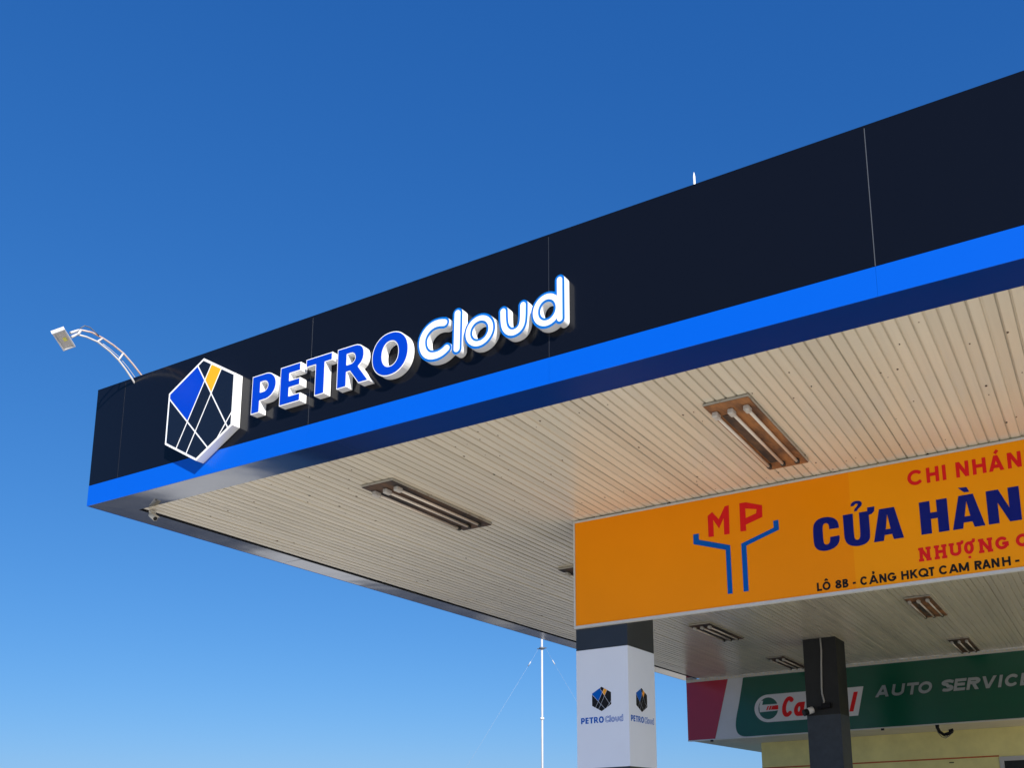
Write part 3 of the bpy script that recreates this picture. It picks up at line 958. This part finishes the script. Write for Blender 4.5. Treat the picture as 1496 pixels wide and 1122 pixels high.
protos = {True: make_light(True), False: make_light(False)}
used = set()
for x, y, rust, lab in [
    (-2.645, 6.40, True, 'orange rusty three tube light above the orange banner, nearest on the ceiling'),
    (-6.150, 6.42, False, 'dark rusty three tube light below the fascia letters, left on the open ceiling'),
    (-6.150, 9.90, False, 'three tube light half hidden behind the left edge of the orange banner'),
    (-6.190, 14.00, False, 'three tube light just right of the white column below the orange banner'),
    (-2.690, 14.02, True, 'three tube light right of the black column below the orange banner'),
    (-6.200, 17.80, False, 'far three tube light touching the left of the black column'),
    (-2.700, 17.86, False, 'far three tube light right above the green shop sign'),
]:
    o = protos[rust] if rust not in used else copy_tree(protos[rust])
    used.add(rust)
    o.location = (x, y, ZS + 0.004)
    o.rotation_euler = (0, 0, R(random.uniform(-0.3, 0.3)))
    o['label'] = lab

# ================================================================== COLUMNS
c1 = empty('canopy_column', (-4.703, 8.719, 0), 'pale lilac square column with a black top band and printed hexagon logos', 'column')
hw = 0.302


def csq(name, z0, z1, mt, k=0.0, parent=None):
    return box(name, (-hw - k, -hw - k, z0), (hw + k, hw + k, z1), mt, parent)


csq('lower_cladding', 0.0, 2.172, M_cold, 0, c1)
csq('pale_cladding', 2.1725, 3.392, M_colw, 0.001, c1)
csq('top_band', 3.3925, ZS + 0.02, M_cold, 0, c1)


def column_print(parent, cu, zc, width, rz, off, uz):
    """emblem and name print on one face; (off) = face centre in the column's space"""
    p = parent
    q = Quaternion((0, 0, 1), rz)
    s = 0.25 / 1.0
    bs, cs = emblem_cells(0.0, 0.013)

    def put(name, loops, d, mt, u0, z0, d0=0.0004):
        o = solid_obj(name, loops, d0, d, mt, p)
        o.rotation_euler = (0, 0, rz)
        o.location = q @ Vector((u0, -off, 0)) + Vector((0, 0, z0))
        return o
    for c, k in cs:
        put('logo_facet', [[(a * s * width, b * s) for a, b in c]], 0.0012, {'k': M_ink, 'b': M_lblue, 'y': M_yel}[k], cu[0], zc)
    x0, x1 = uz
    hh = 0.062
    ku = (x1 - x0) / 3.18
    for ch, (x, loops) in letters.items():
        put('logo_letter', [[((pp[0] + x + 6.49) * ku, pp[1] * hh / .356) for pp in l] for l in loops], 0.0012, M_lblue, x0, 2.625)
    kz = hh / .356
    for ch, lab, st, r in cloud:
        st2 = [[((pp[0] + 6.49) * .34, (pp[1] - 3.593) * .34) for pp in s_] for s_ in st]
        full = stroke_loops(st2, (r + .006) * .34, 0.0022, round_=True)
        core = stroke_loops(st2, (r - 0.027) * .34, 0.0018, round_=True)
        tr = lambda LL: [[(a / .34 * ku, b / .34 * kz) for a, b in l] for l in LL]
        put('logo_letter', tr(full), 0.0012, M_lblue, x0, 2.625)
        put('letter_fill', tr(core), 0.0020, M_colw, x0, 2.625, 0.0013)


column_print(c1, (-4.712 + 4.703, 0), 2.867, 1.0, 0.0, hw + 0.001, (-4.956 + 4.703, -4.472 + 4.703))
column_print(c1, (8.703 - 8.719, 0), 2.860, 1.12, R(90), hw + 0.001, (8.455 - 8.719, 8.974 - 8.719))

c2 = empty('canopy_column', (-4.703, 16.722, 0), 'black square column with a slate painted lower part in front of the green sign', 'column')
csq('lower_cladding', 0.0, 3.42, M_cols, 0.001, c2)
csq('upper_cladding', 3.4205, ZS + 0.0, M_colk, 0, c2)
mb = MB()
x = -hw
while x < hw - 0.02:
    wd = random.uniform(0.05, 0.12)
    mb.box((x, -hw - 0.012, ZS - random.uniform(0.0, 0.035)), (min(x + wd, hw), -hw - 0.001, ZS + 0.004))
    x += wd
link('torn_top_edge', mb.mesh('torn_top_edge', M_colk), c2)
cb = empty('hanging_cable', (-4.68, 16.40, ZS), 'thin pale cable hanging down the front face of the black column', 'cable')
P = [(-4.671, 4.80), (-4.664, 4.57), (-4.680, 4.35), (-4.688, 4.186), (-4.702, 3.90), (-4.700, 3.80), (-4.673, 3.664), (-4.690, 3.59)]
mb = MB(); mb.tube([(a + 4.68, 0.0, b - ZS) for a, b in P], 0.0165, 8)
link('sheath', mb.mesh('sheath', M_cable), cb)
mb = MB(); mb.box((-0.03, -0.012, 3.55 - ZS), (0.008, 0.012, 3.60 - ZS))
link('end_plug', mb.mesh('end_plug', M_ink), cb)
jb = empty('junction_bracket', (-4.65, 16.42, 3.56), 'small black bracket box fixed at the end of the cable on the black column', 'bracket')
mb = MB(); mb.box((-0.06, -0.09, -0.03), (0.10, 0, 0.06)); mb.box((-0.14, -0.05, -0.05), (-0.06, -0.01, 0.0))
link('box_body', mb.mesh('box_body', M_ink, 0.006), jb)
sc_cam = empty('security_camera', (-4.93, 16.419, 3.46), 'white bullet camera with a black front on the left edge of the black column', 'camera')
mb = MB(); mb.tube([(0.02, 0, 0.0), (0.0, -0.10, 0.03)], 0.03, 10)
link('mount', mb.mesh('mount', M_ink), sc_cam)
mb = MB(); mb.tube([(0.05, -0.06, 0.06), (-0.02, -0.13, 0.025)], 0.062, 14)
b_ = link('housing', mb.mesh('housing', M_wpaint), sc_cam)
mb = MB(); mb.tube([(-0.021, -0.131, 0.0245), (-0.075, -0.185, -0.002)], 0.060, 14)
link('front_hood', mb.mesh('front_hood', M_ink), sc_cam)

# ================================================================== ORANGE BANNER
OX0, OX1, OY = -5.0, 3.6, 8.375
OZ0, OZ1 = 2.022 + 1.6, 3.192 + 1.6
banner = empty('banner_sign', (OX0, OY, OZ0), 'long orange banner sign with red and navy lettering hanging below the ceiling', 'sign')
bo = lambda x, z: (x - OX0, z - OZ0)
BW, BH = OX1 - OX0, OZ1 - OZ0
xs_ = -2.02 - OX0
box('sign_sheet', (0.02, 0.0, 0.028), (xs_, 0.022, BH - 0.022), M_orange, banner)
box('sign_sheet', (xs_, 0.0003, 0.028), (BW, 0.022, BH - 0.022), M_orange2, banner)
box('backing_board', (0.02, 0.0225, 0.03), (BW, 0.036, BH - 0.024), M_alu, banner)
box('frame_edge', (0, -0.006, 0), (BW, 0.040, 0.027), M_alu, banner)
box('frame_edge', (0, -0.006, BH - 0.021), (BW, 0.040, BH), M_alu, banner)
box('frame_edge', (0, -0.006, 0.0275), (0.019, 0.040, BH - 0.0215), M_alu, banner)
mb = MB()
for k in range(9):
    x = 0.25 + k * 0.86
    mb.box((x, 0.006, BH + 0.0005), (x + 0.03, 0.030, BH + 0.022))
link('hanger_clips', mb.mesh('hanger_clips', M_sockd), banner)


def on_banner(name, pts_list, mt, d=0.0028):
    loops = orient(*[[(p[0], p[1]) for p in l] for l in pts_list])
    ox = min(p[0] for p in loops[0]); oz = min(p[1] for p in loops[0])
    return solid_obj(name, [[(p[0] - ox, p[1] - oz) for p in l] for l in loops], 0.0003, d, mt, banner, (ox - OX0, 0, oz + 1.6 - OZ0))


on_banner('red_letter', [[(-3.448, 2.990), (-3.398, 3.023), (-3.331, 2.936), (-3.262, 3.058), (-3.220, 3.062), (-3.224, 2.768), (-3.280, 2.769), (-3.279, 2.941), (-3.332, 2.842), (-3.391, 2.940), (-3.390, 2.769), (-3.447, 2.772)]], M_red)
on_banner('red_letter', [[(-3.108, 3.062), (-3.041, 3.060), (-2.876, 3.001), (-2.879, 2.883), (-3.052, 2.833), (-3.049, 2.771), (-3.110, 2.773)], [(-3.050, 2.998), (-2.934, 2.971), (-2.940, 2.930), (-3.049, 2.900)]], M_red)
on_banner('blue_branch', [[(-3.612, 2.825), (-3.550, 2.825), (-3.552, 2.761), (-3.223, 2.653), (-3.220, 2.167), (-3.270, 2.168), (-3.272, 2.613), (-3.612, 2.724)]], M_lblue)
on_banner('blue_branch', [[(-2.772, 2.825), (-2.720, 2.826), (-2.719, 2.728), (-3.056, 2.622), (-3.055, 2.169), (-3.106, 2.169), (-3.108, 2.650), (-2.771, 2.756)]], M_lblue)
Cc = smooth([(-2.142, 2.651), (-2.141, 2.680), (-2.150, 2.718), (-2.185, 2.757), (-2.262, 2.778), (-2.340, 2.766), (-2.380, 2.722), (-2.388, 2.66), (-2.388, 2.56), (-2.380, 2.50), (-2.340, 2.459), (-2.262, 2.446), (-2.185, 2.468), (-2.148, 2.510), (-2.139, 2.556), (-2.141, 2.577)], 2)
Ci = smooth([(-2.228, 2.575), (-2.230, 2.545), (-2.240, 2.515), (-2.264, 2.506), (-2.288, 2.515), (-2.296, 2.55), (-2.296, 2.67), (-2.288, 2.708), (-2.264, 2.718), (-2.240, 2.706), (-2.232, 2.680), (-2.233, 2.652)], 2)
on_banner('navy_letter', [Cc + Ci], M_navy)
Uo = smooth([(-2.096, 2.70), (-2.096, 2.60), (-2.094, 2.53), (-2.070, 2.478), (-2.015, 2.452), (-1.955, 2.447), (-1.895, 2.462), (-1.862, 2.498), (-1.857, 2.56), (-1.857, 2.66)], 2)
Ui = smooth([(-1.946, 2.66), (-1.946, 2.56), (-1.954, 2.516), (-1.976, 2.505), (-2.000, 2.516), (-2.005, 2.56), (-2.005, 2.66)], 2)
on_banner('navy_letter', [[(-2.097, 2.764)] + Uo + [(-1.857, 2.727), (-1.829, 2.733), (-1.806, 2.755), (-1.801, 2.798), (-1.867, 2.799), (-1.869, 2.764), (-1.946, 2.764)] + Ui + [(-2.004, 2.764)]], M_navy)
on_banner('navy_accent', [smooth([(-2.019, 2.836), (-2.014, 2.862), (-1.990, 2.878), (-1.953, 2.880), (-1.922, 2.870), (-1.911, 2.847), (-1.922, 2.822), (-1.950, 2.804), (-1.962, 2.783)], 1) + [(-1.989, 2.782)] + smooth([(-1.985, 2.804), (-1.957, 2.830), (-1.950, 2.846), (-1.960, 2.855), (-1.976, 2.852), (-1.990, 2.836)], 1)], M_navy)
on_banner('navy_letter', [[(-1.761, 2.762), (-1.625, 2.762), (-1.558, 2.462), (-1.648, 2.462), (-1.660, 2.513), (-1.727, 2.513), (-1.739, 2.460), (-1.828, 2.460)], [(-1.692, 2.706), (-1.670, 2.564), (-1.714, 2.564)]], M_navy)
on_banner('navy_letter', [[(-1.404, 2.762), (-1.312, 2.762), (-1.312, 2.652), (-1.255, 2.652), (-1.255, 2.762), (-1.162, 2.762), (-1.162, 2.462), (-1.253, 2.462), (-1.253, 2.595), (-1.312, 2.595), (-1.312, 2.462), (-1.404, 2.462)]], M_navy)
on_banner('navy_letter', [[(-1.062, 2.762), (-0.940, 2.763), (-0.862, 2.461), (-0.950, 2.461), (-0.965, 2.514), (-1.037, 2.514), (-1.047, 2.461), (-1.133, 2.461)], [(-1.000, 2.706), (-0.978, 2.567), (-1.026, 2.567)]], M_navy)
on_banner('navy_accent', [[(-1.060, 2.838), (-0.986, 2.831), (-0.967, 2.785), (-1.012, 2.788)]], M_navy)
on_banner('navy_letter', [[(-0.833, 2.762), (-0.731, 2.762), (-0.654, 2.586), (-0.654, 2.763), (-0.564, 2.763), (-0.564, 2.461), (-0.660, 2.461), (-0.745, 2.645), (-0.745, 2.461), (-0.833, 2.461)]], M_navy)
Gx = 0.317
on_banner('navy_letter', [[(p[0] + 1.91, p[1]) for p in Cc[:-2]] + [(-0.231, 2.61), (-0.31, 2.61), (-0.31, 2.57)] + [(p[0] + 1.91, p[1]) for p in Ci[2:]]], M_navy)


def btext(items, z0, h, stroke, mt, serif=False):
    for ch, a, b in items:
        text_letter({M_red: 'red_letter', M_ink: 'black_letter'}[mt], ch, a - OX0, b - OX0, z0 + 1.6 - OZ0, h, stroke, 0.0028, mt, banner, d0=0.0003, serif=serif)


btext([('C', -1.486, -1.342), ('H', -1.318, -1.209), ('I', -1.179, -1.148), ('N', -1.062, -.953), ('H', -.921, -.808), ('Á', -.788, -.661), ('N', -.631, -.519), ('H', -.490, -.378)], 2.932, 0.142, 0.031, M_red)
btext([('N', -1.436, -1.345), ('H', -1.300, -1.210), ('Ư', -1.174, -1.080), ('Ợ', -1.056, -.975), ('N', -.927, -.828), ('G', -.798, -.690), ('Q', -.632, -.520)], 2.226, 0.112, 0.027, M_red, True)
btext([('L', -2.384, -2.338), ('Ô', -2.331, -2.256), ('8', -2.211, -2.152), ('B', -2.142, -2.089), ('-', -2.048, -2.021), ('C', -1.979, -1.911), ('Ả', -1.901, -1.814), ('N', -1.805, -1.742),
       ('G', -1.732, -1.655), ('H', -1.61, -1.545), ('K', -1.532, -1.464), ('Q', -1.46, -1.374), ('T', -1.369, -1.322), ('C', -1.283, -1.207), ('A', -1.2, -1.117), ('M', -1.114, -1.03),
       ('R', -.982, -.924), ('A', -.922, -.851), ('N', -.844, -.781), ('H', -.758, -.690), ('-', -.654, -.62)], 2.076, 0.080, 0.0175, M_ink)

# ================================================================== SHOP BUILDING AND ITS GREEN SIGN
GY, GX0, GX1 = 19.657, -8.79, 8.5
GZ0, GZ1 = 1.815 + 1.6, 3.160 + 1.6
shop = empty('shop_building', (-7.69, 21.42, 0), 'yellow plastered shop building with an overhanging soffit behind the canopy', 'building')
BO = Vector((7.69, -21.42, 0))


def sbox(name, a, b, mt, parent=shop, bevel=0.0):
    return box(name, tuple(Vector(a) + BO), tuple(Vector(b) + BO), mt, parent, (0, 0, 0), bevel)


WX0, WX1, WZ = -2.40, -0.4, 2.81
ww = -7.69
# front wall with a window opening
sbox('wall', (ww, 21.42, 0), (WX0, 21.62, GZ0 + 0.01), M_wall)
sbox('wall', (WX0, 21.42, WZ), (WX1, 21.62, GZ0 + 0.01), M_wall)
sbox('wall', (WX0, 21.42, 0), (WX1, 21.62, 0.9), M_wall)
sbox('wall', (WX1, 21.42, 0), (8.6, 21.62, GZ0 + 0.01), M_wall)
sbox('wall', (ww, 21.62, 0), (ww + 0.2, 29.0, GZ0 + 0.01), M_wall)
sbox('wall', (ww + 0.2, 28.8, 0), (8.6, 29.0, GZ0 + 0.01), M_wall)
sbox('soffit', (GX0 + 0.02, GY + 0.15, GZ0 + 0.012), (8.6, 29.4, GZ0 + 0.06), M_soffit)
sbox('roof', (GX0 + 0.02, GY + 0.15, GZ0 + 0.0605), (8.6, 29.4, GZ1 - 0.25), M_soffit)
fr = sbox('window_frame', (WX0, 21.40, 0.9), (WX0 + 0.09, 21.50, WZ - 0.0905), M_frame)
sbox('window_frame', (WX0, 21.40, WZ - 0.09), (WX1, 21.50, WZ), M_frame)
sbox('window_frame', (WX1 - 0.09, 21.40, 0.9), (WX1, 21.50, WZ - 0.0905), M_frame)
sbox('window_frame', (WX0 + 0.0905, 21.40, 0.9), (WX1 - 0.0905, 21.50, 0.98), M_frame)
sbox('window_mullion', (-1.43, 21.41, 0.981), (-1.38, 21.49, WZ - 0.091), M_frame)
sbox('window_pane', (WX0 + 0.091, 21.45, 0.981), (-1.431, 21.458, WZ - 0.091), M_glassd)
sbox('window_pane', (-1.379, 21.45, 0.981), (WX1 - 0.091, 21.458, WZ - 0.091), M_glassd)
sbox('paint_line', (ww, 21.417, 2.812), (WX0 - 0.002, 21.4195, 2.842), M_ostripe)
sbox('wall_vent', (-3.43, 21.41, 2.728), (-3.33, 21.4197, 2.748), M_ink)

sign = empty('shop_sign', (GX0, GY, GZ0), 'dark green shop fascia sign with a crimson left end and silver lettering', 'sign')
SL, SH = GX1 - GX0, GZ1 - GZ0


def gs(pts):
    return [(p[0] - GX0, p[1] + 1.6 - GZ0) for p in pts]


def clipz(pts, k=0.018):
    return [(p[0], min(max(p[1], k), SH - k)) for p in pts]


box('sign_box', (0, 0.006, 0), (SL, 0.148, SH), M_swhite, sign)
solid_obj('red_panel', [clipz(orient(gs([(-8.785, 1.70), (-8.130, 1.70), (-7.770, 3.20), (-8.785, 3.20)]))[0])], -0.0055, 0.0, M_sred, sign)
gl = [(-7.392, 3.20), (-7.450, 2.92), (-7.530, 2.56), (-7.600, 2.30), (-7.628, 2.12), (-7.622, 2.00), (-7.585, 1.91), (-7.51, 1.855), (-7.42, 1.835), (-7.30, 1.833)]
gl = smooth(gl, 1)
solid_obj('green_panel', [clipz(orient(gs(gl + [(GX1 - .005, 1.833), (GX1 - .005, 3.20)]))[0])], -0.0055, 0.0015, M_green, sign)
box('edge_strip', (0, -0.012, -0.004), (SL, 0.0055, 0.0165), M_alu, sign)
box('edge_strip', (0, -0.012, SH - 0.0165), (SL, 0.0055, SH + 0.004), M_alu, sign)
for x in (0.58, 4.38, 7.5):
    box('fixing_bolt', (x - 0.03, -0.02, -0.045), (x + 0.03, 0.02, -0.0045), M_ink, sign)
pill = arc(-6.850, 2.413, .318, .302, 270, 90, 24) + [(-4.742, 2.713), (-4.892, 2.111)]
pl_ = solid_obj('white_pill', [orient(gs(pill))[0]], 0.0016, 0.006, M_swhite, sign)
cc = (-6.850, 2.413)
ring = orient(ell(cc[0], cc[1], .226, .238)[:-1])[0]
solid_obj('green_disc', [gs(ring)], 0.0061, 0.009, M_green, sign)
fl_ = [(-7.012, 2.585), (-6.958, 2.588), (-6.985, 2.497), (-6.612, 2.497), (-6.628, 2.352), (-7.050, 2.340), (-7.052, 2.48)]
solid_obj('white_flag', [orient(gs(fl_))[0]], 0.0091, 0.012, M_swhite, sign)
for k in range(4):
    x = -6.90 + k * 0.055
    solid_obj('red_bar', [orient(gs([(x, 2.375), (x + 0.035 + .01 * k, 2.375), (x + 0.075 + .01 * k, 2.462), (x + 0.04, 2.462)]))[0]], 0.0121, 0.014, M_red, sign)
solid_obj('red_bar', [orient(gs([(-6.73, 2.372), (-6.622, 2.372), (-6.618, 2.466), (-6.69, 2.466)]))[0]], 0.0121, 0.0145, M_red, sign)
# red italic letters on the pill
z0, hC = 2.195 + 1.6 - GZ0, 0.44
for ch, a, b, h in (('C', -6.575, -6.305, hC), ('a', -6.300, -6.075, hC), ('S', -6.03, -5.85, .29), ('T', -5.82, -5.68, .38), ('R', -5.62, -5.47, .30), ('O', -5.43, -5.21, .29), ('l', -5.075, -4.985, .37)):
    if ch in 'STRO' and False: continue
    text_letter('red_letter', ch, a - GX0, b - GX0, z0 + (0.01 if ch == 'l' else 0), h, 0.088, 0.009, M_red, sign, shear=0.30 if ch == 'l' else 0.2, d0=0.0061)
for ch, a, b in (('A', -4.475, -4.235), ('U', -4.145, -3.935), ('T', -3.85, -3.655), ('O', -3.610, -3.380), ('S', -3.160, -2.955), ('E', -2.905, -2.725), ('R', -2.655, -2.455), ('V', -2.385, -2.155), ('I', -2.085, -2.015), ('C', -1.945, -1.725), ('E', -1.655, -1.475)):
    sl_ = text_letter('silver_letter', ch, a - GX0 - 0.035, b - GX0 + 0.005, 2.457 + 1.6 - GZ0, 0.240, 0.057, 0.030, M_silver, sign, shear=0.24, d0=0.0016, side=M_letk)

hk = empty('cable_hook', (-3.33, 19.74, GZ0 + 0.01), 'curved black pipe stub with loose wires below the green sign', 'pipe')
mb = MB()
mb.tube([(0, 0, 0), (0.0, 0, -0.07), (0.04, 0, -0.155), (0.115, 0, -0.215), (0.20, 0, -0.20), (0.29, 0, -0.165)], [0.045, 0.035, 0.03, 0.032, 0.036, 0.03], 8)
link('pipe_bend', mb.mesh('pipe_bend', M_ink), hk)
mb = MB()
mb.tube([(-0.02, 0, -0.03), (0.0, 0.01, -0.16), (0.07, 0, -0.255), (0.14, 0, -0.285), (0.21, 0, -0.25), (0.28, 0, -0.19)], 0.008, 6)
mb.tube([(0.10, 0, -0.22), (0.14, 0.02, -0.26), (0.19, 0, -0.24)], 0.008, 6)
link('loose_wire', mb.mesh('loose_wire', M_wire), hk)
mb = MB(); mb.tube([(0.225, -0.03, -0.155), (0.31, -0.03, -0.135)], 0.035, 8)
link('end_clamp', mb.mesh('end_clamp', M_ink), hk)

# ================================================================== FAR ANTENNA MAST
mast = empty('antenna_mast', (-19.35, 30.0, -0.10), 'tall thin white mast with guy wires standing far behind the canopy', 'mast')
mb = MB(); mb.tube([(0, 0, 0), (0, 0, 4.5), (0, 0, 9.0)], [0.042, 0.040, 0.038], 12)
link('pole', mb.mesh('pole', M_pole), mast)
mb = MB(); mb.tube([(0, 0, 8.33), (0, 0, 8.40)], 0.10, 12)
mb.box((-0.20, -0.02, 8.34), (0.20, 0.02, 8.37))
link('guy_ring', mb.mesh('guy_ring', M_wire), mast)
mb = MB(); mb.tube([(0, 0, 5.65), (0, 0, 5.72)], 0.075, 12)
link('pole_collar', mb.mesh('pole_collar', M_wpaint), mast)
for dx, dy in ((-5.6, -1.2), (4.4, 2.0)):
    a = Vector((math.copysign(0.16, dx), 0, 8.34)); b = Vector((dx, dy, 0.0))
    mb = MB(); mb.tube([a, b], 0.0025, 5)
    gw = link('guy_wire', mb.mesh('guy_wire', M_gwire), mast)
    p = a.lerp(b, 0.055); q = a.lerp(b, 0.075)
    mb = MB(); mb.tube([p, q], 0.018, 8)
    link('insulator', mb.mesh('insulator', M_pole), gw)

bpy.context.view_layer.update()
